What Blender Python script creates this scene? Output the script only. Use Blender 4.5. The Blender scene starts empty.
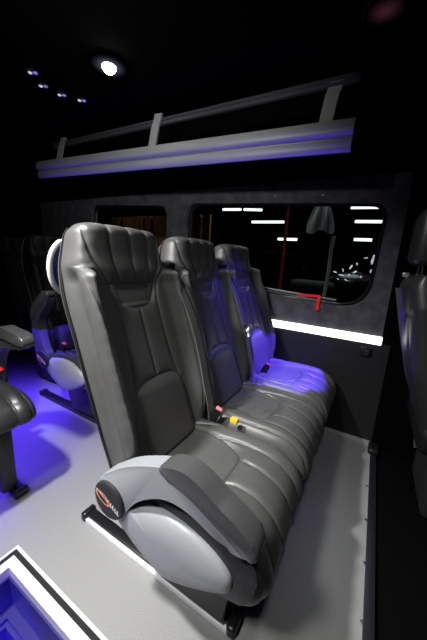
import bpy, bmesh, math, random
import numpy as np
from mathutils import Vector, Matrix
random.seed(4)
sc = bpy.context.scene
COL = sc.collection

# ------------------------------------------------------------------ camera
CAM = np.array([0.0, 0.0, 1.1])
CX, CY = 213.5, 320.0
va = np.array([-280 - CX, 230 - CY]); vb = np.array([378 - CX, 268 - CY])
F = math.sqrt(-(va @ vb))
Xc = -np.array([va[0], va[1], F]); Xc /= np.linalg.norm(Xc)
Yc = np.array([vb[0], vb[1], F]); Yc /= np.linalg.norm(Yc)
Zc = np.cross(Xc, Yc)
RM = np.stack([Xc, Yc, Zc], 1)                    # world -> camera (x right, y down, z forward)
def on(px, py, axis, val):
    d = RM.T @ np.array([px - CX, py - CY, F])
    return CAM + (val - CAM[axis]) / d[axis] * d
cam_data = bpy.data.cameras.new('camera')
cam = bpy.data.objects.new('camera', cam_data); COL.objects.link(cam)
cam_data.sensor_fit = 'HORIZONTAL'; cam_data.sensor_width = 36.0
cam_data.lens = F / 427.0 * 36.0
cam_data.clip_start = 0.02
W2B = np.diag([1.0, -1.0, -1.0]) @ RM             # world -> blender camera axes
M = Matrix([[W2B[j][i] for j in range(3)] for i in range(3)]).to_4x4()
M.translation = Vector(CAM)
cam.matrix_world = M
sc.camera = cam

# ------------------------------------------------------------------ materials
def mat(name, col, rough=.5, metal=0., noise=None, bump=None, emit=None, spec=.5, coat=0., trans=0.):
    m = bpy.data.materials.new(name); m.use_nodes = True
    nt = m.node_tree; b = nt.nodes['Principled BSDF']
    b.inputs['Base Color'].default_value = (*col, 1); b.inputs['Roughness'].default_value = rough
    b.inputs['Metallic'].default_value = metal; b.inputs['Specular IOR Level'].default_value = spec
    b.inputs['Coat Weight'].default_value = coat
    b.inputs['Transmission Weight'].default_value = trans
    if emit:
        b.inputs['Emission Color'].default_value = (*emit[0], 1); b.inputs['Emission Strength'].default_value = emit[1]
    tc = nt.nodes.new('ShaderNodeTexCoord')
    if noise:                                      # (scale, other colour, lo, hi)
        n = nt.nodes.new('ShaderNodeTexNoise'); n.inputs['Scale'].default_value = noise[0]; n.inputs['Detail'].default_value = 6
        nt.links.new(tc.outputs['Object'], n.inputs['Vector'])
        r = nt.nodes.new('ShaderNodeValToRGB'); r.color_ramp.elements[0].position = noise[2]; r.color_ramp.elements[1].position = noise[3]
        r.color_ramp.elements[0].color = (*col, 1); r.color_ramp.elements[1].color = (*noise[1], 1)
        nt.links.new(n.outputs['Fac'], r.inputs['Fac']); nt.links.new(r.outputs['Color'], b.inputs['Base Color'])
    if bump:                                       # (scale, strength, distance)
        n = nt.nodes.new('ShaderNodeTexNoise'); n.inputs['Scale'].default_value = bump[0]; n.inputs['Detail'].default_value = 4
        nt.links.new(tc.outputs['Object'], n.inputs['Vector'])
        p = nt.nodes.new('ShaderNodeBump'); p.inputs['Strength'].default_value = bump[1]; p.inputs['Distance'].default_value = bump[2]
        nt.links.new(n.outputs['Fac'], p.inputs['Height']); nt.links.new(p.outputs['Normal'], b.inputs['Normal'])
    return m
LEATHER = mat('leather', (.070, .070, .068), .42, noise=(9, (.084, .084, .081), .3, .7), bump=(260, .12, .002), spec=.5)
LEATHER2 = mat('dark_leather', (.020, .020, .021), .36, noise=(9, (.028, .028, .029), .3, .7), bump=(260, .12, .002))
PIPING = mat('piping_black', (.004, .004, .004), .5)
PLASTIC = mat('grey_plastic', (.24, .25, .265), .42, bump=(500, .06, .001))
PLASTICL = mat('light_grey_plastic', (.29, .30, .32), .36, bump=(500, .05, .001))
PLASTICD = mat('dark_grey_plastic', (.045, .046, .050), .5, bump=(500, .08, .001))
PAD = mat('armrest_pad', (.06, .06, .062), .33, bump=(300, .15, .001))
BLACK = mat('black_plastic', (.008, .008, .009), .35)
BLACKM = mat('black_matt', (.006, .006, .007), .8)
DARKMETAL = mat('dark_metal', (.05, .05, .055), .4, .6)
ALU = mat('aluminium', (.80, .80, .80), .28, .7)
ALUW = mat('white_aluminium', (.82, .82, .84), .35, .15)
RACKM = mat('rack_aluminium', (.34, .34, .35), .5, .15)
RACKD = mat('rack_rail_metal', (.10, .10, .115), .4, .5)
WHITEP = mat('white_plastic', (.75, .74, .70), .4)
BELT = mat('belt_webbing', (.11, .11, .112), .6, bump=(700, .3, .001))
RED = mat('red_button', (.55, .03, .03), .4)
REDH = mat('red_handle', (.75, .015, .01), .35, emit=((1, .03, .02), .12))  # weak glow painted into the handle, which is no lamp
PINK = mat('pink_button', (.80, .22, .24), .4)
YELLOW = mat('yellow_clip', (.95, .50, .03), .4)
ORANGE = mat('orange_print', (.85, .33, .12), .5)
WHITEPRINT = mat('white_print', (.9, .9, .9), .5)
FLOORM = mat('vinyl_floor', (.20, .20, .195), .55, noise=(420, (.34, .34, .33), .42, .62), bump=(500, .15, .001))
DARKFLOOR = mat('dark_carpet', (.002, .002, .002), .9, spec=.05)
SUEDE = mat('suede', (.062, .062, .066), .95, noise=(14, (.11, .11, .116), .35, .7), bump=(120, .35, .003), spec=.1)
PANEL = mat('lower_panel', (.008, .008, .009), .6, bump=(400, .15, .001))
CEIL = mat('ceiling_fabric', (.0012, .0012, .0014), .95, spec=.05)
DARKWALL = mat('dark_wall', (.0012, .0012, .0014), .9, spec=.05)
WELL = mat('step_well', (.035, .03, .16), .3)  # blue light in the well is put into this base colour
GASKET = mat('gasket', (.006, .006, .006), .35)
WOOD = mat('timber', (.16, .07, .025), .6, noise=(7, (.30, .14, .05), .3, .7))
CLOTH = mat('grey_cloth', (.30, .31, .32), .8)
CHROME = mat('chrome', (.8, .8, .8), .15, 1.)
PAINT = mat('dark_paint', (.01, .01, .012), .25)
def emis(name, col, s): return mat(name, (.6, .6, .6), .4, emit=(col, s))
STRIP = emis('strip_light', (1, .98, 1.0), 2.2)
TUBE = emis('tube_light', (.85, 1, .92), 2.4)
LAMP = emis('lamp_glow', (1, 1, 1), 30)
GLOWW = emis('lens_glow', (.75, .8, 1), .5)
GLOWB = emis('lens_blue', (.12, .08, 1), .5)
GLOWP = emis('lens_pink', (.9, .12, .28), .25)
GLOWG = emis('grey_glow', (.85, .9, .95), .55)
MESHBLUE = mat('blue_net', (.01, .01, .06), .6, noise=(220, (.08, .08, .40), .45, .6), emit=((.05, .05, .6), .03))  # net is no lamp, its faint blue glow is painted in
def radial(name, col, s, r0, r1, p):             # painted halo: emission fades from the centre outward
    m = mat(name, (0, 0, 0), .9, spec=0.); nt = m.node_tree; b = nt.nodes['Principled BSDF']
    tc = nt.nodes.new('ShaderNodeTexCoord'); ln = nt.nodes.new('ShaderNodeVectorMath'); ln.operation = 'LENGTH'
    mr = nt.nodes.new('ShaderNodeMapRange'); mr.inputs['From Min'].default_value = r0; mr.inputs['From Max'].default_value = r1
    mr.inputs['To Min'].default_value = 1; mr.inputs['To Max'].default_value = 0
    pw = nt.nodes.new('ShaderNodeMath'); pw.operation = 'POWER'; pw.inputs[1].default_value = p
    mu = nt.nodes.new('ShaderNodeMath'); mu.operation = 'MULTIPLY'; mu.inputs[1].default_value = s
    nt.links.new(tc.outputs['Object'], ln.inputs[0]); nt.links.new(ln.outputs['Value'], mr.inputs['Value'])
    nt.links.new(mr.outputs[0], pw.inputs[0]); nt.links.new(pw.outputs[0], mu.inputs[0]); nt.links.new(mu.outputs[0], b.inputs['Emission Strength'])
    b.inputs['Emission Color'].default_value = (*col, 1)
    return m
HALO = radial('painted_lens_halo', (.55, .62, 1), .16, .030, .105, 2.6)
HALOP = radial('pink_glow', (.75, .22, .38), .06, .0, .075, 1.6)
def glass():
    m = bpy.data.materials.new('window_glass'); m.use_nodes = True; nt = m.node_tree
    nt.nodes.remove(nt.nodes['Principled BSDF']); out = nt.nodes['Material Output']
    t = nt.nodes.new('ShaderNodeBsdfTransparent'); t.inputs['Color'].default_value = (.75, .78, .80, 1)
    g = nt.nodes.new('ShaderNodeBsdfGlossy'); g.inputs['Roughness'].default_value = .02
    f = nt.nodes.new('ShaderNodeFresnel'); f.inputs['IOR'].default_value = 1.3
    x = nt.nodes.new('ShaderNodeMixShader')
    nt.links.new(f.outputs[0], x.inputs[0]); nt.links.new(t.outputs[0], x.inputs[1]); nt.links.new(g.outputs[0], x.inputs[2])
    nt.links.new(x.outputs[0], out.inputs['Surface'])
    return m
GLASS = glass()

# ------------------------------------------------------------------ helpers
def link(name, me, parent=None, m=None, loc=(0, 0, 0)):
    o = bpy.data.objects.new(name, me); COL.objects.link(o)
    if m is not None and len(me.materials) == 0: me.materials.append(m)
    o.parent = parent; o.location = loc
    return o
def tag(o, label, cat, group=None):
    o['label'] = label; o['category'] = cat
    if group: o['group'] = group
    return o
def struct(o): o['kind'] = 'structure'; return o
def thing(name, label, cat, loc=(0, 0, 0), group=None):
    o = bpy.data.objects.new(name, None); COL.objects.link(o); o.location = loc; o.empty_display_size = .1
    return tag(o, label, cat, group)
def bm_mesh(bm, name, smooth=True, ang=40):
    me = bpy.data.meshes.new(name); bmesh.ops.recalc_face_normals(bm, faces=bm.faces)
    bm.to_mesh(me); bm.free()
    if smooth:
        me.polygons.foreach_set('use_smooth', [True] * len(me.polygons))
        try: me.set_sharp_from_angle(angle=math.radians(ang))
        except Exception: pass
    return me
def box(bm, x0, x1, y0, y1, z0, z1, mi=0):
    vs = [bm.verts.new((x, y, z)) for x in (x0, x1) for y in (y0, y1) for z in (z0, z1)]
    for f in ((0, 1, 3, 2), (4, 6, 7, 5), (0, 4, 5, 1), (2, 3, 7, 6), (0, 2, 6, 4), (1, 5, 7, 3)):
        bm.faces.new([vs[i] for i in f]).material_index = mi
def bev(bm, w, seg=2):
    bmesh.ops.bevel(bm, geom=list(bm.edges), offset=w, segments=seg, affect='EDGES', profile=.5, clamp_overlap=True)
def boxmesh(name, *d, bw=.004):
    bm = bmesh.new(); box(bm, *d)
    if bw: bev(bm, bw)
    return bm_mesh(bm, name)
def smooth_poly(pts, n=5, closed=True):
    out = []; N = len(pts); P = [np.array(p, float) for p in pts]
    rng = range(N) if closed else range(N - 1)
    for i in rng:
        g = (lambda k: P[k % N]) if closed else (lambda k: P[min(max(k, 0), N - 1)])
        p0, p1, p2, p3 = g(i - 1), g(i), g(i + 1), g(i + 2)
        for k in range(n):
            t = k / n
            out.append(.5 * ((2 * p1) + (-p0 + p2) * t + (2 * p0 - 5 * p1 + 4 * p2 - p3) * t * t + (-p0 + 3 * p1 - 3 * p2 + p3) * t ** 3))
    if not closed: out.append(P[-1])
    return out
def prism(pts, y0, y1, bw=.006, seg=3):           # polygon in (x, z) extruded along y
    bm = bmesh.new()
    a = [bm.verts.new((p[0], y0, p[1])) for p in pts]; b = [bm.verts.new((p[0], y1, p[1])) for p in pts]
    n = len(pts)
    fa = bm.faces.new(a); fb = bm.faces.new(b[::-1])
    for i in range(n): bm.faces.new((a[i], b[i], b[(i + 1) % n], a[(i + 1) % n]))
    if bw:
        es = list(fa.edges) + list(fb.edges)
        bmesh.ops.bevel(bm, geom=es, offset=bw, segments=seg, affect='EDGES', profile=.5, clamp_overlap=True)
    return bm
def extrude_x(pts, x0, x1):                       # polygon in (y, z) extruded along x
    bm = bmesh.new()
    a = [bm.verts.new((x0, p[0], p[1])) for p in pts]; b = [bm.verts.new((x1, p[0], p[1])) for p in pts]
    n = len(pts); bm.faces.new(a); bm.faces.new(b[::-1])
    for i in range(n): bm.faces.new((a[i], b[i], b[(i + 1) % n], a[(i + 1) % n]))
    return bm
def tube(bm, pts, r, n=8, closed=False):
    r = float(r)
    P = [Vector(p) for p in pts]; rings = []
    for i, p in enumerate(P):
        if closed: t = P[(i + 1) % len(P)] - P[i - 1]
        else: t = P[min(i + 1, len(P) - 1)] - P[max(i - 1, 0)]
        t.normalize(); up = Vector((0, 1, 0)) if abs(t.y) < .9 else Vector((1, 0, 0))
        u = t.cross(up).normalized(); w = t.cross(u)
        rings.append([bm.verts.new(p + r * (math.cos(2 * math.pi * k / n) * u + math.sin(2 * math.pi * k / n) * w)) for k in range(n)])
    m = len(rings)
    for i in range(m if closed else m - 1):
        A, B = rings[i], rings[(i + 1) % m]
        for k in range(n): bm.faces.new((A[k], A[(k + 1) % n], B[(k + 1) % n], B[k]))
    if not closed: bm.faces.new(rings[0]); bm.faces.new(rings[-1][::-1])
def ribbon(pts, width, thick, side=(0, 1, 0)):     # webbing along a path
    bm = bmesh.new(); P = [Vector(p) for p in pts]; rings = []
    for i, p in enumerate(P):
        t = (P[min(i + 1, len(P) - 1)] - P[max(i - 1, 0)]).normalized()
        s = Vector(side); s = (s - t * s.dot(t)).normalized(); n = t.cross(s)
        rings.append([bm.verts.new(p + s * a * width / 2 + n * b * thick / 2) for a, b in ((-1, -1), (1, -1), (1, 1), (-1, 1))])
    for A, B in zip(rings, rings[1:]):
        for k in range(4): bm.faces.new((A[k], A[(k + 1) % 4], B[(k + 1) % 4], B[k]))
    bm.faces.new(rings[0]); bm.faces.new(rings[-1][::-1])
    return bm
def disc(bm, c, r, axis, depth, n=24, mi=0, dome=0.):  # short cylinder, axis 'y' or 'z'
    def pt(a, rr, h):
        ca, sa = rr * math.cos(a), rr * math.sin(a)
        return (c[0] + ca, c[1] + h, c[2] + sa) if axis == 'y' else (c[0] + ca, c[1] + sa, c[2] + h)
    prof = [(r, 0), (r, depth * .7), (r * .93, depth)] + ([(r * .7, depth + dome * .5), (r * .35, depth + dome * .9)] if dome else [])
    rings = [[bm.verts.new(pt(2 * math.pi * k / n, rr, h)) for k in range(n)] for rr, h in prof]
    for A, B in zip(rings, rings[1:]):
        for k in range(n): bm.faces.new((A[k], A[(k + 1) % n], B[(k + 1) % n], B[k])).material_index = mi
    bm.faces.new(rings[-1]).material_index = mi; bm.faces.new(rings[0][::-1]).material_index = mi
def sst(a, b, x):
    t = np.clip((x - a) / (b - a), 0, 1); return t * t * (3 - 2 * t)
def seamdist(A, B, lines):                         # distance to the nearest of the seam polylines
    D = np.full(A.shape, 9.)
    for ln in lines:
        for (a0, b0), (a1, b1) in zip(ln, ln[1:]):
            da, db = a1 - a0, b1 - b0; L = da * da + db * db + 1e-12
            t = np.clip(((A - a0) * da + (B - b0) * db) / L, 0, 1)
            D = np.minimum(D, np.hypot(A - a0 - t * da, B - b0 - t * db))
    return D
def mirror(lines): return lines + [[(-a, b) for a, b in l] for l in lines if any(abs(a) > 1e-6 for a, b in l)]
def curve(ln, n=6): return [tuple(p) for p in smooth_poly(ln, n, closed=False)]
def grid_mesh(name, V, closed_caps=True):          # V: rows x cols x 3, columns wrap round
    R, Cn, _ = V.shape
    verts = V.reshape(-1, 3)
    idx = np.arange(R * Cn).reshape(R, Cn)
    a = idx[:-1]; b = np.roll(a, -1, 1); d = idx[1:]; c = np.roll(d, -1, 1)
    faces = np.stack([a, b, c, d], -1).reshape(-1, 4).tolist()
    faces.append(idx[0][::-1].tolist()); faces.append(idx[-1].tolist())
    me = bpy.data.meshes.new(name); me.from_pydata(verts.tolist(), [], faces)
    bm = bmesh.new(); bm.from_mesh(me); bmesh.ops.recalc_face_normals(bm, faces=bm.faces); bm.to_mesh(me); bm.free()
    me.polygons.foreach_set('use_smooth', [True] * len(me.polygons))
    return me
def usamples(nf):
    t = np.linspace(-1, 1, nf); return np.sign(t) * (1 - (1 - np.abs(t)) ** 1.6)

# ------------------------------------------------------------------ upholstered seat (x forward, y across, z up; floor at z=0)
X0 = -.40                                          # root of the seat in seat coordinates
def backrest_mesh(simple=False):
    zr = np.concatenate([.405 + .025 * (1 - np.cos(np.linspace(0, math.pi / 2, 7)[:-1])),
                         np.linspace(.43, 1.135, 60 if simple else 200),
                         1.135 + .045 * np.sin(np.linspace(0, math.pi / 2, 13)[1:])])
    e = np.ones_like(zr)
    top = zr > 1.135; e[top] = np.sqrt(np.maximum(1 - ((zr[top] - 1.135) / .045) ** 2, .0025))
    bot = zr < .43; e[bot] = np.sqrt(np.maximum(1 - ((.43 - zr[bot]) / .025) ** 2, .01))
    mx = np.interp(zr, [.40, .44, .60, .75, .87, .98, 1.07, 1.13, 1.19], [-.575, -.588, -.645, -.698, -.742, -.788, -.818, -.826, -.828])
    k = np.ones(9) / 9; mx = np.convolve(np.pad(mx, 4, mode='edge'), k, 'valid')
    h = np.interp(zr, [.40, .6, .9, 1.1, 1.19], [.050, .052, .056, .060, .058])
    Wd = np.interp(zr, [.40, .44, .55, .75, .92, .99, 1.05, 1.10, 1.15, 1.19], [.204, .208, .213, .215, .214, .210, .200, .185, .173, .163])
    Wd = np.convolve(np.pad(Wd, 4, mode='edge'), k, 'valid')
    Wd = Wd - .03 * (1 - e) * top
    nf, nb = (60, 20) if simple else (190, 30)
    uf = usamples(nf); ub = usamples(nb)[1:-1][::-1]
    U = np.concatenate([uf, ub]); S = np.concatenate([np.ones(nf), -np.ones(len(ub))])
    prof = np.sqrt(np.maximum(1 - np.abs(U) ** 9, 0)) * S
    Z = zr[:, None] + 0 * U[None]; Y = Wd[:, None] * U[None]
    rear = 1 + .36 * sst(.45, .65, zr) * (1 - sst(1.05, 1.19, zr) * .6)
    d = h[:, None] * prof[None] * np.where(S[None] > 0, 1.0, rear[:, None])
    zs = Z + d * .30
    aY = np.abs(Y)
    seams = mirror([curve([(.15, 1.22), (.158, 1.15), (.148, 1.08), (.115, 1.02), (.088, .965), (.070, .937), (.035, .922), (0, .920)]),
                    curve([(.074, 1.23), (.084, 1.14), (.078, 1.07), (.066, 1.005)]), [(0, 1.23), (0, .998)],
                    [(0, .920), (0, .682)],
                    curve([(.20, 1.055), (.150, 1.035), (.115, .985), (.098, .93), (.094, .85), (.100, .74), (.112, .655)]),
                    curve([(.196, 1.03), (.186, .88), (.186, .70), (.180, .45)]),
                    curve([(.150, .40), (.140, .53), (.128, .60), (.108, .652), (.070, .677), (0, .682)])])
    seams += [[(-.10, 1.0), (0, .996), (.10, 1.0)]]
    D = seamdist(Y, zs, seams)
    crest = Wd[:, None] - .020
    bol = .072 * np.exp(-((aY - crest) / np.where(aY < crest, .024, .055)) ** 2) * sst(.36, .60, zs) * (1 - sst(1.01, 1.062, zs))
    head = .022 * sst(.985, 1.05, zs) * (1 - (aY / .24) ** 2)
    neck = -.010 * sst(.925, .94, zs) * (1 - sst(.985, 1.0, zs)) * (1 - sst(.06, .10, aY))
    lum = .010 * (1 - sst(.10, .135, aY)) * (1 - sst(.64, .69, zs))
    puff = .0080 * (1 - np.exp(-D / .012)) - .0035 * np.exp(-(D / .0035) ** 2)
    rs = np.random.RandomState(3)
    wr = .0005 * (np.sin(zs * 70 + Y * 40) * np.sin(Y * 90 - zs * 23) + .7 * np.sin(zs * 150 - Y * 60)) * np.exp(-((aY - crest) / .03) ** 2)
    wf = (1 - np.abs(U[None]) ** 24) * (S[None] > 0) * e[:, None] ** .5
    d = d * e[:, None] + (bol + head + neck + lum + puff + wr) * wf
    nx, nz = .955, .297
    # the side bolsters flare outwards over a hollow flank
    lip = sst(.36, .60, zs) * (1 - sst(1.0, 1.06, zs)); q = d / (h[:, None] + .05)
    edge = sst(.80, .97, np.abs(U[None]))
    Y = Y + np.sign(U[None]) * edge * lip * (.012 * sst(.35, .95, q) - .024 * np.exp(-((q - .25) / .26) ** 2))
    V = np.stack([mx[:, None] + d * nx - X0, Y, Z + d * nz], -1)
    return grid_mesh('backrest', V), zr, mx, Wd, h
def cushion_mesh():
    path = np.array(curve([(-.585, .375), (-.50, .383), (-.40, .386), (-.30, .388), (-.235, .384), (-.195, .366), (-.176, .335), (-.172, .312), (-.178, .292)], 30))
    seg = np.r_[0, np.cumsum(np.hypot(*np.diff(path, axis=0).T))]
    L = seg[-1]
    a = np.concatenate([.03 * (1 - np.cos(np.linspace(0, math.pi / 2, 8)[:-1])), np.linspace(.03, L - .03, 170), L - .03 + .03 * np.sin(np.linspace(0, math.pi / 2, 9)[1:])])
    e = np.ones_like(a); m1 = a < .03; e[m1] = np.sqrt(np.maximum(1 - ((.03 - a[m1]) / .03) ** 2, .01))
    m2 = a > L - .03; e[m2] = np.sqrt(np.maximum(1 - ((a[m2] - L + .03) / .03) ** 2, .01))
    px = np.interp(a, seg, path[:, 0]); pz = np.interp(a, seg, path[:, 1])
    tx = np.gradient(px, a); tz = np.gradient(pz, a); n = np.hypot(tx, tz); tx /= n; tz /= n
    kk = np.ones(9) / 9
    nx, nz = -tz, tx
    nf, nb = 190, 24
    uf = usamples(nf); ub = usamples(nb)[1:-1][::-1]
    U = np.concatenate([uf, ub]); S = np.concatenate([np.ones(nf), -np.ones(len(ub))])
    W = np.interp(a, [0, .1, .3, L], [.214, .222, .224, .217])
    prof = np.sqrt(np.maximum(1 - np.abs(U) ** 9, 0))
    A = a[:, None] + 0 * U[None]; Y = W[:, None] * U[None]; aY = np.abs(Y)
    o = lambda x: x + .585
    seams = mirror([curve([(.110, o(-.60)), (.126, o(-.50)), (.122, o(-.42)), (.104, o(-.345)), (.076, o(-.308)), (.045, o(-.298)), (0, o(-.296))]),
                    curve([(.126, o(-.57)), (.165, o(-.47)), (.186, o(-.40)), (.186, o(-.25)), (.182, .62)]),
                    curve([(.122, o(-.42)), (.130, o(-.33)), (.128, o(-.22)), (.130, .62)]),
                    curve([(.060, o(-.302)), (.050, o(-.22)), (.052, .62)])])
    D = seamdist(Y, A, seams)
    puff = .0075 * (1 - np.exp(-D / .011)) - .0035 * np.exp(-(D / .0035) ** 2)
    side = .012 * np.exp(-((aY - .175) / .035) ** 2) * (1 - sst(.40, .5, A))
    dip = -.014 * (1 - sst(.09, .14, aY)) * (1 - sst(.24, .33, A))
    wr = .0004 * (np.sin(A * 60 + Y * 50) * np.sin(Y * 80 - A * 23) + .7 * np.sin(A * 110 - Y * 70))
    wf = (1 - np.abs(U[None]) ** 12) * (S[None] > 0) * e[:, None] ** .5
    th = np.where(S > 0, .062, -.040)
    d = th[None] * prof[None] * e[:, None] + (puff + side + dip + wr) * wf
    V = np.stack([px[:, None] + d * nx[:, None] - X0, Y, pz[:, None] + d * nz[:, None]], -1)
    return grid_mesh('cushion', V)
BACK, zr, mx, Wd, hh = backrest_mesh()
CUSH = cushion_mesh()
def piping_mesh():
    bm = bmesh.new(); pts = []
    for i in range(4, len(zr) - 4, 3): pts.append((i, -1))
    for s in (-1, 1):
        tube(bm, [(mx[i] - .018 - X0, s * (Wd[i] * .992), zr[i] - .006) for i in range(4, len(zr) - 5, 4)], .0042, 6)
    return bm_mesh(bm, 'piping')
PIPE = piping_mesh()
def crest_x(z): return float(np.interp(z, [.45, .54, .60, .70, .82, .91, .99, 1.05, 1.1], [-.500, -.520, -.540, -.565, -.605, -.645, -.690, -.735, -.755]))
def belt_mesh(s, back=.0, dy=0.):
    zs = np.linspace(1.045, .44, 16)
    pts = [(crest_x(z) - X0 + .010 - back, s * (.196 + dy + .010 * math.sin((1.05 - z) * 5)), z) for z in zs]
    pts = [(pts[0][0] - .05, s * .196, 1.055), (pts[0][0] - .02, s * .198, 1.058)] + pts
    return bm_mesh(ribbon(pts, .042, .003), 'seat_belt', ang=60)
BELTS = {1: belt_mesh(1), -1: belt_mesh(-1)}
def belt2_mesh(s):
    zs = np.linspace(1.03, .44, 12)
    return bm_mesh(ribbon([(crest_x(z) - X0 - .035, s * (.217 + .003 * math.sin(z * 9)), z) for z in zs], .034, .003, side=(1, .15, 0)), 'seat_belt', ang=60)
BELT2 = {1: belt2_mesh(1), -1: belt2_mesh(-1)}
def guide_mesh(s):
    bm = bmesh.new()
    box(bm, -.75 - X0, -.715 - X0, s * .196 - .026, s * .196 + .026, 1.035, 1.075)
    bev(bm, .01, 3); return bm_mesh(bm, 'belt_guide')
GUIDE = {1: guide_mesh(1), -1: guide_mesh(-1)}
ARMPTS = [(-.600, .462), (-.560, .498), (-.485, .552), (-.382, .600), (-.315, .616), (-.268, .606), (-.222, .580), (-.163, .551), (-.132, .524), (-.128, .503), (-.145, .490), (-.194, .487),
          (-.290, .520), (-.365, .516), (-.440, .470), (-.485, .418), (-.505, .378), (-.545, .352), (-.590, .362), (-.618, .400)]
PADPTS = [(-.372, .606), (-.315, .624), (-.266, .614), (-.220, .588), (-.160, .558), (-.126, .528), (-.120, .505), (-.134, .491), (-.160, .520), (-.220, .558), (-.275, .585), (-.330, .596)]
SHIELDPTS = [(-.600, .378), (-.560, .430), (-.500, .426), (-.440, .438), (-.380, .446), (-.301, .440), (-.227, .412), (-.185, .378), (-.178, .345), (-.192, .324), (-.247, .290), (-.310, .258), (-.375, .236), (-.430, .250), (-.500, .282), (-.565, .328)]
def shield_mesh(s):
    pts = smooth_poly(SHIELDPTS, 5); c = np.mean(pts, 0); bm = bmesh.new()
    levels = [(1.0, -.004), (1.0, .004), (.985, .012), (.93, .018), (.80, .025), (.55, .032), (.28, .035)]
    rings = [[bm.verts.new((c[0] + (p[0] - c[0]) * k - X0, -s * (.223 + dy), c[1] + (p[1] - c[1]) * k)) for p in pts] for k, dy in levels]
    n = len(pts)
    for A, B in zip(rings, rings[1:]):
        for k in range(n): bm.faces.new((A[k], A[(k + 1) % n], B[(k + 1) % n], B[k]))
    bm.faces.new(rings[-1]); bm.faces.new(rings[0][::-1])
    return bm_mesh(bm, 'side_shield', ang=50)
def sh(pts): return [(p[0] - X0, p[1]) for p in pts]
def rot(pts, a, c=(-.558, .410)):
    ca, sa = math.cos(math.radians(a)), math.sin(math.radians(a))
    return [(c[0] + (p[0] - c[0]) * ca - (p[1] - c[1]) * sa, c[1] + (p[0] - c[0]) * sa + (p[1] - c[1]) * ca) for p in pts]
PADTOP = [(-.378, .604), (-.315, .624), (-.266, .614), (-.220, .588), (-.160, .559), (-.122, .529), (-.117, .503), (-.134, .488), (-.170, .508), (-.222, .534), (-.275, .560), (-.330, .578), (-.372, .582)]
def pivot_mesh(s):
    bm = bmesh.new(); c = (-.558 - X0, 0, .410)
    disc(bm, (c[0], 0, c[2]), .058, 'y', -.010, 40, 0)
    y = -.0112
    def quad(p, mi): bm.faces.new([bm.verts.new((c[0] + q[0], y, c[2] + q[1])) for q in p]).material_index = mi
    for k in range(28):                             # the looped swirl at the rear of the emblem
        t0, t1 = [2 * math.pi * (k + d) / 28 for d in (0, 1)]
        f = lambda t, r: (-.018 + r * .030 * math.cos(t) * 1.0, .004 + r * .017 * math.sin(t) - r * .010 * math.cos(t))
        quad([f(t0, 1), f(t1, 1), f(t1, .78), f(t0, .78)], 1)
    quad([(-.046, .022), (-.041, .026), (.004, .003), (.000, -.002)], 2)
    quad([(-.030, .019), (-.026, .022), (.006, -.004), (.003, -.007)], 1)
    x = .002                                        # slanted block letters towards the front
    for w in (.008, .007, .008, .007, .009):
        z0 = .002 - (x) * .45
        quad([(x, z0 - .0075), (x + w * .45, z0 - .0085), (x + w * .45 + .003, z0 + .0065), (x + .003, z0 + .0075)], 2)
        quad([(x, z0 - .0075), (x + w * .9, z0 - .0095), (x + w * .9 + .001, z0 - .0050), (x + .001, z0 - .0030)], 2)
        x += w + .0012
    if s < 0:
        for v in bm.verts: v.co.y = -v.co.y
    me = bm_mesh(bm, 'pivot_disc', ang=30)
    for m in (mat('cap_black', (.018, .018, .02), .5), ORANGE, WHITEPRINT): me.materials.append(m)
    return me
def seat_parts(s, a=0):                                 # armrest side: s=1 at -y, s=-1 at +y
    y0, y1 = sorted((-s * .208, -s * .257)); p0, p1 = sorted((-s * .202, -s * .2605))
    return dict(arm=bm_mesh(prism(sh(rot(smooth_poly(ARMPTS, 4), a)), y0, y1, .009), 'armrest', ang=60),
                pad=bm_mesh(prism(sh(rot(smooth_poly(PADTOP, 4), a)), p0, p1, .011), 'arm_pad', ang=60),
                shield=shield_mesh(s), disc=pivot_mesh(s),
                panel=bm_mesh(prism(sh(smooth_poly([(-.52, .30), (-.54, .40), (-.48, .455), (-.30, .470), (-.16, .468), (-.128, .43), (-.122, .39), (-.145, .312), (-.20, .295), (-.34, .27)], 4)), *sorted((-s * .208, -s * .2235)), .004), 'base_panel', ang=60))
SP = {1: seat_parts(1), -1: seat_parts(-1), (1, 'up'): seat_parts(1, 66), (-1, 'level'): seat_parts(-1, 23)}
LEGA = bm_mesh(prism(sh([(-.47, .037), (-.235, .037), (-.225, .13), (-.20, .30), (-.55, .30), (-.50, .12)]), -.135, -.075, .008), 'leg', ang=50)
LEGB = bm_mesh(prism(sh([(-.47, .037), (-.235, .037), (-.225, .13), (-.20, .30), (-.55, .30), (-.50, .12)]), .075, .135, .008), 'leg', ang=50)
def post(y): 
    bm = bmesh.new(); box(bm, -.235 - X0, -.185 - X0, y - .03, y + .03, .012, .34); bev(bm, .006); return bm_mesh(bm, 'leg')
POST = post(.10), post(-.10)
FRAME = bm_mesh(prism(sh([(-.57, .285), (-.56, .335), (-.24, .345), (-.215, .29), (-.28, .28)]), -.20, .20, .01), 'seat_frame', ang=50)
def buckle_meshes():
    bm = bmesh.new(); box(bm, -.018, .018, -.012, .012, -.06, .035); bev(bm, .005); a = bm_mesh(bm, 'buckle')
    bm = bmesh.new(); box(bm, -.012, .016, -.010, .010, .0352, .043); bev(bm, .003); b = bm_mesh(bm, 'release_button')
    return a, b
BUCK, BUTT = buckle_meshes()
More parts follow.
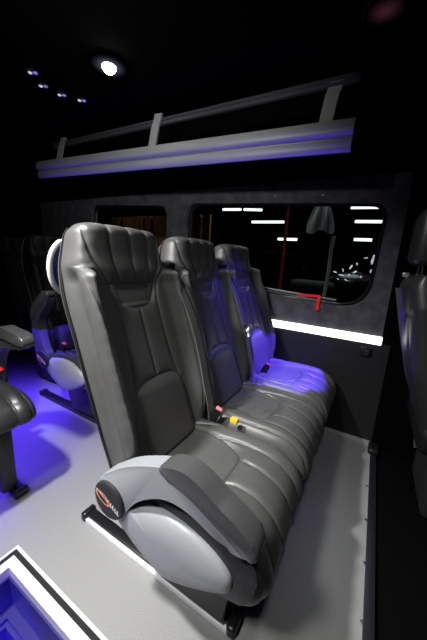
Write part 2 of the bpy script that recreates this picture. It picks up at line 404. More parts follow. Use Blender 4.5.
def add_seat(name, label, cx, cy, arm=1, belt=1, leather=LEATHER, group=None, buckle=None, btn=RED, legs='rail', dim=False, pose=None):
    t = thing(name, label, 'seat', (cx + X0, cy, 0), group)
    b = link('backrest', BACK if leather is LEATHER else BACKD, t, LEATHER if leather is LEATHER else LEATHER3)
    link('piping', PIPE, b, PIPING)
    link('cushion', CUSH if leather is LEATHER else CUSHD, t, leather)
    link('seat_frame', FRAME, t, BLACK)
    if belt:
        sb = link('seat_belt', BELTS[belt], t, BELT)
        link('belt_guide', GUIDE[belt], sb, BLACK)
        link('seat_belt', BELT2[belt], t, BELT)
    if arm:
        P = SP[(arm, pose) if pose else arm]
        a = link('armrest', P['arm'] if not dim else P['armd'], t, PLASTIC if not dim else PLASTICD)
        link('arm_pad', P['pad'], a, PAD)
        d = link('pivot_disc', P['disc'], a, None, (0, -arm * .2575, 0)); d['label'] = 'black round pivot cap with orange and white emblem'
        if legs != 'post':
            link('side_shield', P['shield'], t, PLASTICL)
            link('base_panel', P['panel'], t, PLASTICD)
    if legs == 'rail': link('leg', LEGA, t, DARKMETAL); link('leg', LEGB, t, DARKMETAL)
    elif legs == 'post': link('leg', POST[0], t, DARKMETAL); link('leg', POST[1], t, DARKMETAL)
    if buckle is not None:
        k = link('buckle', BUCK, t, BLACK, buckle); k.rotation_euler = (0, .45, .3)
        me = BUTT.copy() ; me.materials.clear(); link('release_button', me, k, btn)
    return t
LEATHER3 = mat('shaded_leather', (.004, .004, .0045), .6, noise=(9, (.006, .006, .0065), .3, .7), spec=.25)  # darkness of the unlit seats put into the leather's colour
BACKD, CUSHD = BACK.copy(), CUSH.copy()
for v in CUSHD.vertices:
    if v.co.z < .43: v.co.z = .43 - (.43 - v.co.z) * .62
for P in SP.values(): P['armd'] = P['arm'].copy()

ROW = 'main row of three leather seats'
s1 = add_seat('passenger_seat', 'near grey leather seat with grey plastic armrest and round emblem cap', 0, .70, 1, 1, group=ROW, buckle=(-.485 - X0, .205, .470), btn=PINK)
s2 = add_seat('passenger_seat', 'middle leather seat of the row of three, belt tongue on its strap', 0, 1.15, 0, 1, group=ROW)
s3 = add_seat('passenger_seat', 'leather seat beside the window wall lit with a blue patch', 0, 1.60, 0, 0, group=ROW, buckle=(-.50 - X0, -.05, .455), btn=RED)
# small belt fittings
me = boxmesh('strap_clip', -.016, .016, -.011, .011, -.010, .012, bw=.004)
clip = link('strap_clip', me, s1, YELLOW, (-.395 - X0, .208, .478)); clip['label'] = 'orange yellow clip'
bm = bmesh.new(); box(bm, -.004, .004, -.022, .022, -.022, .022); bev(bm, .002); box(bm, -.003, .003, -.010, .010, -.05, -.018)
me = bm_mesh(bm, 'belt_tongue'); tg = link('belt_tongue', me, s2, CHROME, (crest_x(.745) - X0 + .016, .205, .745)); tg.rotation_euler = (0, -.3, 0)
# white ring handle at the rear of the near seat
bm = bmesh.new(); c = (-.925 - X0, -.118, 1.04)
tube(bm, [(c[0] + .004 * math.sin(a), c[1] + .058 * math.cos(a), c[2] + .090 * math.sin(a)) for a in np.linspace(0, 2 * math.pi, 41)[:-1]], .009, 10, True)
gh = link('grab_ring', bm_mesh(bm, 'grab_ring'), s1, WHITEP); gh['label'] = 'white oval ring behind the backrest'
bm = bmesh.new(); n = 32
vs = [bm.verts.new((c[0] + .002, c[1] + .054 * math.cos(a), c[2] + .086 * math.sin(a))) for a in np.linspace(0, 2 * math.pi, n + 1)[:-1]]
bm.faces.new(vs); link('net', bm_mesh(bm, 'net', False), gh, MESHBLUE)

# rear rows
RG = 'seats in the rear rows'
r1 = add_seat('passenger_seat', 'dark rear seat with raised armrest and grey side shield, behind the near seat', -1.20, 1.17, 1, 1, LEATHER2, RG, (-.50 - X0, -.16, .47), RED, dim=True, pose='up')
l1 = add_seat('passenger_seat', 'dark leather seat cut off at the left edge, standing on a post', -1.07, .37, -1, 0, LEATHER2, RG, (-.44 - X0, .20, .46), RED, 'post', True, 'level')
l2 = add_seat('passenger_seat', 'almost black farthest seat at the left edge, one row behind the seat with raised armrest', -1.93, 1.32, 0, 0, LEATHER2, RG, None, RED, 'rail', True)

l1.location.z = .028
# forward seat with its own headrest, seen from behind
fs = thing('front_seat', 'dark front seat with separate headrest cut off at the right edge', 'seat', (.32, 1.58, 0))
def front_back():
    zr_ = np.concatenate([[.40], np.linspace(.42, 1.03, 70), 1.03 + .05 * np.sin(np.linspace(0, math.pi / 2, 10)[1:])])
    e = np.ones_like(zr_); tp = zr_ > 1.03; e[tp] = np.sqrt(np.maximum(1 - ((zr_[tp] - 1.03) / .05) ** 2, .004))
    mxx = np.interp(zr_, [.4, .7, 1.1], [.34, .245, .165]) - .32
    Wf = np.interp(zr_, [.4, .7, .95, 1.1], [.225, .245, .235, .20])
    u1 = usamples(70); u2 = usamples(70)[1:-1][::-1]; U = np.r_[u1, u2]; S = np.r_[np.ones(70), -np.ones(68)]
    Y = Wf[:, None] * U; Z = zr_[:, None] + 0 * U
    d = .062 * np.sqrt(np.maximum(1 - np.abs(U) ** 5, 0)) * S * e[:, None]
    D = seamdist(Y, Z, mirror([curve([(.20, 1.1), (.175, .9), (.165, .6), (.16, .4)])]) + [[(-.2, .93), (0, .91), (.2, .93)]])
    d = d + S * (.008 * (1 - np.exp(-D / .015))) * (1 - np.abs(U) ** 12) * e[:, None]
    return grid_mesh('backrest', np.stack([mxx[:, None] + d, Y, Z + d * .2], -1))
link('backrest', front_back(), fs, LEATHER2)
bm = bmesh.new(); box(bm, -.205, -.095, -.135, .135, 1.12, 1.36); bev(bm, .045, 5)
hr = link('headrest', bm_mesh(bm, 'headrest', ang=80), fs, LEATHER2)
for y in (-.07, .07):
    bm = bmesh.new(); tube(bm, [(-.15, y, 1.06), (-.15, y, 1.14)], .007, 10)
    link('headrest_post', bm_mesh(bm, 'headrest_post'), hr, CHROME)
bm = bmesh.new(); box(bm, -.06, .46, -.24, .24, .33, .46); bev(bm, .04, 4); link('cushion', bm_mesh(bm, 'cushion', ang=80), fs, LEATHER3)
bm = bmesh.new(); box(bm, .02, .40, -.18, .18, 0, .34); bev(bm, .02, 3); link('seat_box', bm_mesh(bm, 'seat_box'), fs, BLACKM)
bm = bmesh.new(); box(bm, -.225, -.195, .175, .20, 1.062, 1.085); bev(bm, .004); k = link('release_lever', bm_mesh(bm, 'release_lever'), fs, ALU, (.02, -.02, .0))
link('seat_belt', bm_mesh(ribbon(curve([(-.21, .25, 1.0), (-.16, .262, .80), (-.09, .262, .55), (.0, .26, .30), (.03, .25, .10)], 6), .02, .004, side=(1, 0, 0)), 'seat_belt', ang=60), fs, BELT)

# ------------------------------------------------------------------ seat rails on the floor
def rail(x0, x1, y, label, group='seat rails on the floor', dark=False):
    t = thing('seat_rail', label, 'rail', (x0, y, 0), group); L = x1 - x0
    bm = bmesh.new(); box(bm, 0, L, -.026, .026, 0, .020); bev(bm, .002)
    link('rail_body', bm_mesh(bm, 'rail_body'), t, ALUW if not dark else DARKMETAL)
    bm = bmesh.new(); box(bm, .01, L - .01, -.017, .022, .0202, .034); bev(bm, .005); link('rail_cover', bm_mesh(bm, 'rail_cover'), t, BLACK)
    for x in (-.012, L - .018):
        bm = bmesh.new(); box(bm, x, x + .03, -.030, .030, 0, .040); bev(bm, .010, 3); link('end_cap', bm_mesh(bm, 'end_cap'), t, BLACK)
rail(-.895, -.205, .598, 'white sided floor rail with black cap under the near seat')
rail(-2.08, -1.42, 1.065, 'dark floor rail under the rear seat across the aisle', dark=True)
rail(-1.62, -1.235, .50, 'dark short floor rail under the post of the left seat', dark=True)

# ------------------------------------------------------------------ room shell
WY = 1.87
def quadmesh(name, polys, m, parent=None, kind=True):
    bm = bmesh.new()
    for p in polys: bm.faces.new([bm.verts.new(v) for v in p])
    o = link(name, bm_mesh(bm, name, False), parent, m)
    if kind: struct(o)
    return o
bm = bmesh.new()
box(bm, -3.4, .135, .372, WY, -.04, 0); box(bm, -3.4, -1.0, -.25, .372, -.04, 0)
struct(link('floor', bm_mesh(bm, 'floor', False), None, FLOORM))
bm = bmesh.new(); box(bm, .166, 1.6, -.3, WY, -.06, -.015); struct(link('floor_front', bm_mesh(bm, 'floor_front', False), None, DARKFLOOR))
bm = bmesh.new(); box(bm, -3.4, 1.6, -.3, WY + .03, 2.08, 2.12); struct(link('ceiling', bm_mesh(bm, 'ceiling', False), None, CEIL))
bm = bmesh.new(); box(bm, -3.44, -3.4, -.3, WY, -.04, 2.08); struct(link('wall_rear', bm_mesh(bm, 'wall_rear', False), None, DARKWALL))
bm = bmesh.new(); box(bm, 1.6, 1.64, -.3, WY, -.06, 2.08); struct(link('wall_front', bm_mesh(bm, 'wall_front', False), None, DARKWALL))
def rrect(corners, r, n=7):                         # rounded quad in (x, z); corners TL TR BR BL
    out = []; N = len(corners)
    rr = r if isinstance(r, (list, tuple)) else [r] * N
    for i in range(N):
        p = np.array(corners[i]); a = np.array(corners[i - 1]); b = np.array(corners[(i + 1) % N])
        u = (a - p) / np.linalg.norm(a - p); v = (b - p) / np.linalg.norm(b - p)
        s, e = p + u * rr[i], p + v * rr[i]
        for k in range(n + 1):
            t = k / n; out.append((1 - t) ** 2 * s + 2 * t * (1 - t) * p + t * t * e)
    return out
W1 = [(-1.37, 1.508), (.015, 1.452), (-.005, .838), (-1.37, .93)]; R1 = [.10, .08, .19, .12]
W2 = [(-2.52, 1.545), (-1.56, 1.50), (-1.56, .93), (-2.52, .97)]; R2 = .08
def holed(bm, hole, x0, x1, z0, z1, y, back):
    n = len(hole); c = np.mean(hole, 0); outer = []
    cs = [np.array(p) for p in ((x0, z1), (x1, z1), (x1, z0), (x0, z0))]
    for p in hole:
        d = p - c; t = min(((x1 - c[0]) / d[0]) if d[0] > 1e-9 else 9e9, ((x0 - c[0]) / d[0]) if d[0] < -1e-9 else 9e9,
                           ((z1 - c[1]) / d[1]) if d[1] > 1e-9 else 9e9, ((z0 - c[1]) / d[1]) if d[1] < -1e-9 else 9e9)
        outer.append(c + d * t)
    for q in cs:
        k = min(range(n), key=lambda i: np.linalg.norm(outer[i] - q)); outer[k] = q
    rd = .014
    O = [bm.verts.new((p[0], y, p[1])) for p in outer]; I = []
    for off, dy in ((0, 0), (.35, .25), (.75, .7), (1., 1.4)):
        I.append([bm.verts.new((p[0] + (c[0] - p[0]) * 0 , y + (back - y) * dy / 1.4, p[1])) if off == 0 else
                  bm.verts.new((p[0] + (c - p)[0] / np.linalg.norm(c - p) * rd * off, y + (back - y) * dy / 1.4, p[1] + (c - p)[1] / np.linalg.norm(c - p) * rd * off)) for p in hole])
    rings = [O] + I
    for A, B in zip(rings, rings[1:]):
        for k in range(n): bm.faces.new((A[k], A[(k + 1) % n], B[(k + 1) % n], B[k]))
bm = bmesh.new()
holed(bm, rrect(W1, R1), -1.43, .085, .66, 1.60, WY, WY + .045)
holed(bm, rrect(W2, R2), -3.4, -1.43, .66, 1.60, WY, WY + .045)
struct(link('wall_window_side', bm_mesh(bm, 'wall_window_side', ang=35), None, SUEDE))
bm = bmesh.new(); box(bm, -3.4, .11, WY, WY + .03, 1.60, 2.08); struct(link('wall_upper', bm_mesh(bm, 'wall_upper', False), None, DARKWALL))
bm = bmesh.new(); box(bm, -3.4, .135, WY, WY + .03, -.04, .66); struct(link('wall_lower', bm_mesh(bm, 'wall_lower', False), None, PANEL))
bm = bmesh.new(); box(bm, .085, 1.6, WY + .002, WY + .04, -.06, 2.08); struct(link('wall_pillar', bm_mesh(bm, 'wall_pillar', False), None, DARKWALL))
bm = bmesh.new(); box(bm, -3.4, .13, WY - .016, WY, 0, .028); bev(bm, .004); struct(link('baseboard_window', bm_mesh(bm, 'baseboard_window'), None, ALU))
# windows: gasket ring, glass and lower track
def window(name, corners, r, rail_=True):
    hole = rrect(corners, r); c = np.mean(hole, 0); n = len(hole); bm = bmesh.new()
    lv = [(0.004, .030), (.026, .024), (.034, .030), (.034, .045), (.004, .045)]
    rings = [[bm.verts.new((p[0] + (c - p)[0] / np.linalg.norm(c - p) * k, WY + dy, p[1] + (c - p)[1] / np.linalg.norm(c - p) * k)) for p in hole] for k, dy in lv]
    for A, B in zip(rings, rings[1:] + rings[:1]):
        for k in range(n): bm.faces.new((A[k], A[(k + 1) % n], B[(k + 1) % n], B[k]))
    fr = struct(link(name, bm_mesh(bm, name, ang=35), None, GASKET))
    bm = bmesh.new(); bm.faces.new([bm.verts.new((p[0], WY + .038, p[1])) for p in hole]); g = link('pane', bm_mesh(bm, 'pane', False), fr, GLASS)
    return fr
w1 = window('window_1', W1, R1); w2 = window('window_2', W2, R2)
a, b = on(252, 286, 1, WY + .02), on(336, 301, 1, WY + .02)
bm = bmesh.new(); tube(bm, [a, b], .010, 8); link('track', bm_mesh(bm, 'track'), w1, BLACK)
a, b = on(284, 296, 1, WY + .015), on(332, 303, 1, WY + .015)
bm = bmesh.new(); tube(bm, [a, b], .006, 8); link('track_latch', bm_mesh(bm, 'track_latch'), w1, DARKMETAL)
bm = bmesh.new()
for px, py in ((201, 199), (236, 198), (275, 196.5), (323, 195.5), (377, 195)):
    p = on(px, py, 1, WY); disc(bm, p, .008, 'y', -.005, 12)
link('panel_button', bm_mesh(bm, 'panel_button'), w1, DARKMETAL)

# floor edge trim towards the front, with screws
tr = bpy.data.objects.new('trim_1', None); COL.objects.link(tr); struct(tr); tr.location = (.15, 1.2, 0)
bm = bmesh.new(); box(bm, -.015, .018, -1.0, .62, -.05, .006); bev(bm, .002); link('edge_profile', bm_mesh(bm, 'edge_profile'), tr, mat('edge_metal', (.018, .017, .026), .4, .3))
for px, py in ((366.5, 486), (366, 520), (364.5, 563), (362, 622)):
    p = on(px, py, 2, .006); bm = bmesh.new(); disc(bm, (p[0] - .15, p[1] - 1.2, .006), .0055, 'z', .003, 12); link('screw', bm_mesh(bm, 'screw'), tr, CHROME)
bm = bmesh.new(); box(bm, -.03, .025, .56, .655, 0, .035); bev(bm, .01, 3); link('end_cap', bm_mesh(bm, 'end_cap'), tr, BLACK)

# LED light strip on the wall
ls = tag(link('strip_light', boxmesh('strip_light', -1.30, .088, WY - .020, WY - .001, .655, .706, bw=.006), None, STRIP), 'white glowing strip light along the wall under the window', 'light')
ob = thing('power_outlet', 'small dark square outlet on the lower wall panel under the strip light', 'outlet', tuple(on(366, 352, 1, WY)))
link('plate', boxmesh('plate', -.032, .032, -.010, .001, -.030, .030, bw=.005), ob, BLACK)
bm = bmesh.new(); disc(bm, (0, -.010, 0), .017, 'y', -.006, 24); link('socket', bm_mesh(bm, 'socket'), ob, DARKMETAL)
# red window handle
p0 = on(298, 293.5, 1, WY + .005); p1 = on(319.5, 296.5, 1, WY + .005); p2 = on(320, 309, 1, WY + .005)
rh = thing('window_handle', 'red bent emergency handle at the bottom of the window', 'handle', tuple(p1))
P = [np.array(p) - p1 for p in (p0, p1, p2)]
bm = bmesh.new(); box(bm, P[0][0], .008, -.022, -.006, -.006, .010)
bm2 = None
link('grip', bm_mesh(bm, 'grip'), rh, REDH).rotation_euler = (0, math.atan2(P[1][2] - P[0][2], P[1][0] - P[0][0]) * -1 * -1 * 1.0, 0)
bm = bmesh.new(); box(bm, -.010, .008, -.020, -.004, P[2][2], .006); bev(bm, .003); disc(bm, (0, -.020, P[2][2] + .006), .013, 'y', -.006, 16)
link('stem', bm_mesh(bm, 'stem'), rh, REDH)

# ------------------------------------------------------------------ luggage rack (hangs on the window-side wall)
RY = 1.50
pR, pL = on(350, 150.5, 1, RY), on(38, 178, 1, RY)
slope = (pL[2] - pR[2]) / (pL[0] - pR[0])
rk = thing('luggage_rack', 'long grey metal luggage rack with an open rail above the windows', 'rack', (pR[0], RY, pR[2]))
rk.rotation_euler = (0, -math.atan(slope), 0)
Lr = pL[0] - pR[0]
prof = smooth_poly([(.012, 0), (.003, .012), (.000, .030), (.003, .050)], 3, False) + [np.array((.012, .056)), np.array((.012, .061))] + \
       smooth_poly([(.004, .064), (-.010, .072), (-.014, .088), (-.010, .112), (-.004, .130)], 3, False) + [np.array(q) for q in ((.004, .134), (.012, .130), (.018, .10), (.022, .03), (.03, .022), (.03, .004), (.022, .0))]
link('rack_shelf', bm_mesh(extrude_x(prof, Lr, 0), 'rack_shelf', ang=35), rk, RACKM)
bm = bmesh.new(); box(bm, Lr, 0, .031, .362, .006, .024); link('shelf_base', bm_mesh(bm, 'shelf_base', False), rk, CEIL)
u0, u1 = on(358, 71.5, 1, 1.56), on(53, 143.5, 1, 1.56)
ru = (u0[2] - pR[2]); 
rp = [(.06, .0), (.05, .006), (.052, .022), (.058, .026), (.052, .030), (.056, .046), (.066, .048), (.074, .040), (.074, .004)]
s2_ = (u1[2] - u0[2]) / (u1[0] - u0[0])
bm = extrude_x([(y, z - .048) for y, z in rp], u1[0] - u0[0], 0)
rl = link('top_rail', bm_mesh(bm, 'top_rail', ang=35), rk, RACKD, (u0[0] - pR[0], 0, ru)); rl.rotation_euler = (0, math.atan(slope) - math.atan(s2_), 0)
for px, py0, py1 in ((324, 122, 90), (150, 147, 121), (57, 160, 143)):
    q = on(px, py0, 1, 1.51); q2 = on(px + 2, py1, 1, 1.56)
    x = q[0] - pR[0]; z0 = .125; z1 = (q2[2] - pR[2]) + .02 - slope * x
    pts = curve([(x, .012, z0 - .02), (x, .030, z0 + .03), (x + .004, .046, (z0 + z1) / 2 + .03), (x + .010, .056, z1 - .03), (x + .012, .064, z1 + .012)], 4)
    link('rack_bracket', bm_mesh(ribbon(pts, .062, .014, side=(1, 0, 0)), 'rack_bracket', ang=50), rk, RACKM)

# ------------------------------------------------------------------ ceiling lights
CZ = 2.08
p = on(109, 65, 2, CZ)
dl = thing('ceiling_spotlight', 'bright round white spotlight in the dark ceiling', 'light', tuple(p))
bm = bmesh.new(); disc(bm, (0, 0, 0), .105, 'z', -.008, 40); link('bezel', bm_mesh(bm, 'bezel'), dl, HALO)  # halo around the lens, painted on the bezel as fading emission
bm = bmesh.new(); disc(bm, (0, 0, -.008), .036, 'z', -.012, 32, 0, -.022); link('lens', bm_mesh(bm, 'lens'), dl, LAMP)
LB = ['leftmost of the four tiny blue ceiling lamps', 'second from left of the four tiny blue ceiling lamps', 'third from left of the four tiny blue ceiling lamps', 'rightmost of the four tiny blue ceiling lamps']
for (px, py), lb in zip(((32.5, 71.5), (43, 85), (61.5, 94), (81.5, 99.5)), LB):
    p = on(px, py, 2, CZ); t = thing('ceiling_lamp', lb, 'light', tuple(p), 'tiny blue ceiling lamps')
    bm = bmesh.new(); disc(bm, (0, 0, 0), .030, 'z', -.006, 20); link('bezel', bm_mesh(bm, 'bezel'), t, BLACKM)
    bm = bmesh.new(); disc(bm, (-.010, -.008, -.006), .011, 'z', -.004, 14, 0, -.004); link('lens', bm_mesh(bm, 'lens'), t, GLOWW)
    bm = bmesh.new(); disc(bm, (.014, .008, -.006), .012, 'z', -.004, 14, 0, -.004); k = link('lens', bm_mesh(bm, 'lens'), t, GLOWB); k['label'] = 'blue lens'
p = on(386, 8, 2, CZ); t = thing('ceiling_lamp', 'faint pink ceiling lamp at the top right corner', 'light', tuple(p))
bm = bmesh.new(); disc(bm, (0, 0, 0), .085, 'z', -.006, 24); link('bezel', bm_mesh(bm, 'bezel'), t, BLACKM)
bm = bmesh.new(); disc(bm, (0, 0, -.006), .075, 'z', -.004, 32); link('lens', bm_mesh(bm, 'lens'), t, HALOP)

# ------------------------------------------------------------------ step well at the near left
st = bpy.data.objects.new('trim_2', None); COL.objects.link(st); struct(st); st.location = (-1.0, .372, 0)
def lprof(d0, d1, z0, z1, m, name):                 # an L strip running round the corner of the well, d measured inward from the floor edge
    x1 = 1.02
    quad = [[(d0, -d0, z1), (x1, -d0, z1), (x1, -d1, z1), (d1, -d1, z1)], [(d0, -d0, z1), (d1, -d1, z1), (d1, -.65, z1), (d0, -.65, z1)],
            [(d1, -d1, z1), (x1, -d1, z1), (x1, -d1, z0), (d1, -d1, z0)], [(d1, -d1, z1), (d1, -d1, z0), (d1, -.65, z0), (d1, -.65, z1)],
            [(d0, -d0, z1), (d0, -d0, z0), (x1, -d0, z0), (x1, -d0, z1)], [(d0, -d0, z0), (d0, -d0, z1), (d0, -.65, z1), (d0, -.65, z0)]]
    bm = bmesh.new()
    for q in quad: bm.faces.new([bm.verts.new(v) for v in q])
    bmesh.ops.remove_doubles(bm, verts=bm.verts, dist=1e-5)
    return link(name, bm_mesh(bm, name, False), st, m)
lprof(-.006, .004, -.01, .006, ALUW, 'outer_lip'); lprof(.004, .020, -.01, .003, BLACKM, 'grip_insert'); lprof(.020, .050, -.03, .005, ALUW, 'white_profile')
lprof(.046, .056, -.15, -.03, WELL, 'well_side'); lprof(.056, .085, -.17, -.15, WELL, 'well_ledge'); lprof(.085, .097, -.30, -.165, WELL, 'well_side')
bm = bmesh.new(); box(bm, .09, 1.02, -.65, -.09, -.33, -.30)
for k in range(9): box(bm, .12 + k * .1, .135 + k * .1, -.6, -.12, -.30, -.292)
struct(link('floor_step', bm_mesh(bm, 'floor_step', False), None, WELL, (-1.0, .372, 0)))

# ------------------------------------------------------------------ outside the windows: a dark workshop
G = 'ceiling tube lights outside'
tubes = [((223, 209.5), (241, 209.5), 'leftmost upper'), ((244, 209.5), (262, 210), 'second upper'), ((252, 222), (284, 222), 'middle left'), ((278, 239), (297, 239.5), 'lowest left'),
         ((351, 207.6), (384, 207.2), 'top right'), ((355, 221.5), (384, 221.7), 'middle right'), ((354, 239.5), (372, 240), 'lowest right')]
for a, b, w in tubes:
    p, q = on(*a, 2, 3.4), on(*b, 2, 3.4)
    Yd = (p[1] + q[1]) / 2; p, q = on(*a, 1, Yd), on(*b, 1, Yd)
    t = thing('tube_light', w + ' of the white tube lights seen through the window', 'light', tuple(p), G); Lt = np.linalg.norm(q - p); r = max(.02, Yd * .0042)
    bm = bmesh.new(); tube(bm, [(0, 0, 0), tuple(q - p)], r, 8); link('tube', bm_mesh(bm, 'tube'), t, TUBE)
    bm = bmesh.new(); box(bm, 0, q[0] - p[0], -r, r, r * 1.05, r * 2.2); k = link('tube_housing', bm_mesh(bm, 'tube_housing'), t, BLACKM)
p, q = on(289, 203, 1, 6), on(288, 300, 1, 6)
tag(link('pole', (lambda bm: (tube(bm, [(0, 0, 0), (0, 0, 3.4)], .035, 12), bm_mesh(bm, 'pole'))[1])(bmesh.new()), None, mat('red_paint', (.14, .01, .006), .5, emit=((.6, .04, .02), .012)), (p[0], 6, -.6)), 'thin dark red pole outside the window', 'pole')  # faint emission in the paint stands in for light on the pole
# jacket-like grey cloth hanging outside
def cloth(px0, py0, px1, py1, y):
    n, m = 18, 16; bm = bmesh.new(); rows = []
    for j in range(m):
        r = []
        for i in range(n):
            u, v = i / (n - 1), j / (m - 1); w = .5 + .5 * math.sin(math.pi * (1 - .55 * v))
            px = (px0 + px1) / 2 + (u - .5) * (px1 - px0) * w - 3 * v; py = py0 + (py1 - py0) * v + 2 * math.sin(u * 9)
            q = on(px, py, 1, y + .04 * math.sin(u * 16 + v * 2)); r.append(bm.verts.new(q))
        rows.append(r)
    for A, B in zip(rows, rows[1:]):
        for k in range(n - 1): bm.faces.new((A[k], A[k + 1], B[k + 1], B[k]))
    return bm_mesh(bm, 'hanging_cloth', ang=80)
tag(link('hanging_cloth', cloth(309, 204, 337, 232, 3.0), None, CLOTH), 'grey cloth hanging outside near the top of the window', 'cloth')
# parked motorcycle outside
c = on(352, 282, 1, 3.4)
mc = thing('motorcycle', 'dark parked motorcycle with chrome highlights outside the window', 'motorcycle', (c[0], c[1], -.6))
gz = c[2] + .6
bm = bmesh.new(); bmesh.ops.create_uvsphere(bm, u_segments=20, v_segments=12, radius=1); bmesh.ops.scale(bm, vec=(.24, .14, .11), verts=bm.verts); link('fuel_tank', bm_mesh(bm, 'fuel_tank'), mc, PAINT, (0, 0, gz))
for x in (-.55, .55):
    bm = bmesh.new(); tube(bm, [(x + .30 * math.cos(a), 0, .31 + .30 * math.sin(a)) for a in np.linspace(0, 2 * math.pi, 33)[:-1]], .045, 8, True); link('wheel', bm_mesh(bm, 'wheel'), mc, BLACKM)
bm = bmesh.new(); tube(bm, [(.55, 0, .31), (.30, 0, gz + .1)], .03, 8); tube(bm, [(-.55, 0, .31), (-.1, 0, .45), (.35, 0, gz)], .03, 8); link('frame', bm_mesh(bm, 'frame'), mc, DARKMETAL)
bm = bmesh.new(); tube(bm, [(.22, -.30, gz + .20), (.28, 0, gz + .12), (.22, .30, gz + .20)], .015, 8); link('handlebar', bm_mesh(bm, 'handlebar'), mc, CHROME)
bm = bmesh.new(); box(bm, -.65, -.15, -.13, .13, gz - .12, gz - .02); bev(bm, .04, 3); link('saddle', bm_mesh(bm, 'saddle'), mc, BLACKM)
rs = random.Random(8)
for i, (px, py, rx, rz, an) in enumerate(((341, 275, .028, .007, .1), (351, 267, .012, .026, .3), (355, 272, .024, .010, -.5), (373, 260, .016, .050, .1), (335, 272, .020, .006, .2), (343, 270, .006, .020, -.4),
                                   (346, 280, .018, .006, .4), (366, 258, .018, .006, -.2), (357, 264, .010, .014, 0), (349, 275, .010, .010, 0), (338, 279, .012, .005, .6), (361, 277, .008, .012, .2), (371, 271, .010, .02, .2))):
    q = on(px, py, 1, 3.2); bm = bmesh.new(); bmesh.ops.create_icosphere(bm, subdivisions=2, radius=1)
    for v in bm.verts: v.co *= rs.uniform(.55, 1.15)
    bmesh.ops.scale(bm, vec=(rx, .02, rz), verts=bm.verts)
    k = link('mirror' if i in (1, 3) else 'painted_glint', bm_mesh(bm, 'painted_glint'), mc, GLOWG, (q[0] - c[0], 3.2 - c[1], q[2] + .6)); k.rotation_euler = (0, an, 0)  # glowing blobs, mirrors included, stand in for bright highlights
# curved grey post in the workshop
tag(link('post', (lambda bm: (tube(bm, [tuple(on(px, py, 1, 3.0)) for px, py in ((334, 236), (331, 250), (328, 275), (323, 300))] + [(on(322, 310, 1, 3.0)[0], 3.0, -.6)], .018, 8), bm_mesh(bm, 'post'))[1])(bmesh.new()), None, mat('grey_post', (.3, .31, .32), .5)), 'leaning grey post outside the window behind the motorcycle', 'post')
# timber boards outside the rear window
p0, p1 = on(84, 205, 1, 2.6), on(172, 240, 1, 2.6)
tb = thing('timber_wall', 'brown upright timber boards outside the rear window', 'boards', (p0[0], 2.6, -.6))
rs = random.Random(2); x = 0
bm = bmesh.new()
while x < (p1[0] - p0[0]) + .5:
    w = rs.uniform(.07, .13); box(bm, x, x + w - .02, rs.uniform(-.02, .02), .05, 0, 2.15); x += w
link('boards', bm_mesh(bm, 'boards', False), tb, WOOD)
bm = bmesh.new(); box(bm, -8, 8, WY + .25, 30, -.66, -.60); struct(link('ground', bm_mesh(bm, 'ground', False), None, DARKFLOOR))

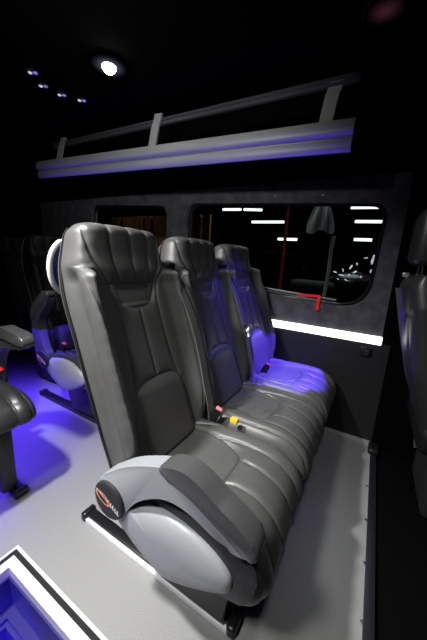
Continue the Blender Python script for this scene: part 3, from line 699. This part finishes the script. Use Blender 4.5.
# ------------------------------------------------------------------ lights
w = bpy.data.worlds.new('world'); sc.world = w; w.use_nodes = True
w.node_tree.nodes['Background'].inputs['Color'].default_value = (.0, .0, .0, 1)
def area(name, loc, to, size, energy, col=(1, 1, 1), spread=None, shape='DISK', size_y=None):
    l = bpy.data.lights.new(name, 'AREA'); l.shape = shape; l.size = size; l.energy = energy; l.color = col
    if size_y: l.size_y = size_y
    if spread: l.spread = math.radians(spread)
    o = bpy.data.objects.new(name, l); COL.objects.link(o); o.location = loc
    o.rotation_euler = (Vector(to) - Vector(loc)).to_track_quat('-Z', 'Y').to_euler(); return o
def spot(name, loc, to, energy, ang, blend, col, r=.02):
    l = bpy.data.lights.new(name, 'SPOT'); l.energy = energy; l.color = col; l.spot_size = math.radians(ang); l.spot_blend = blend; l.shadow_soft_size = r
    o = bpy.data.objects.new(name, l); COL.objects.link(o); o.location = loc
    o.rotation_euler = (Vector(to) - Vector(loc)).to_track_quat('-Z', 'Y').to_euler(); return o
BLUE = (.10, .04, 1.0)
area('key_light', (-1.08, -.06, 1.98), (-.60, .60, .2), .12, 20, (1, .99, .97), 100)
area('side_fill', (-.62, -.65, 2.25), (-.50, .60, .35), .25, 3.0, (1, .99, .98), 50)
area('front_light', (.10, .60, 2.03), (.0, 1.0, 0), .14, 2.0, (1, .99, .97), 110)
spot('spotlight_beam', (on(109, 65, 2, CZ)[0], on(109, 65, 2, CZ)[1], CZ - .05), (-1.25, 1.0, 0), 4, 110, .6, (1, 1, 1), .03)
spot('blue_window_seat', (-.20, 1.74, 1.58), (-.42, 1.60, .42), 520, 27, .12, BLUE, .012)
spot('blue_bench', (-.15, 1.72, 1.58), (-.66, 1.42, .75), 40, 42, .9, BLUE, .05)
spot('blue_front_seat', (-.14, 1.70, 1.02), (.14, 1.66, .86), 30, 60, .9, BLUE, .02)
area('blue_floor', (-1.95, .98, .60), (-1.95, 1.0, 0), .5, 13, BLUE, 120)
area('blue_under_seat', (-1.45, .40, .26), (-1.45, .6, 0), .3, 3.5, BLUE)
area('blue_under_bench', (-.35, 1.1, .24), (-.2, 1.1, 0), .5, .25, BLUE)
area('blue_well', (-.70, .02, -.10), (-.90, .2, -.30), .15, 1.6, BLUE, 110)
area('blue_rack', (-1.4, 1.38, 1.34), (-1.4, 1.50, 1.64), 2.4, 1.0, BLUE, 70, shape='RECTANGLE', size_y=.05)  # added unseen lamp in mid-air, tints the rack's lower band
spot('rack_light', (-.9, .2, 1.95), (-1.3, 1.5, 1.72), 34, 100, .9, (1, 1, 1), .05)
area('workshop_light', (-.5, 3.2, 2.6), (-.5, 3.6, 0), 1.5, 22, (.9, 1, .95))
spot('timber_light', (-3.0, 2.25, 2.6), (-3.2, 2.6, 1.2), 12, 120, .8, (1, .8, .6), .1)

sc.view_settings.view_transform = 'Standard'
sc.view_settings.exposure = 0
try:
    sc.cycles.use_denoising = True; sc.cycles.sample_clamp_indirect = 4; sc.cycles.max_bounces = 6
except Exception: pass
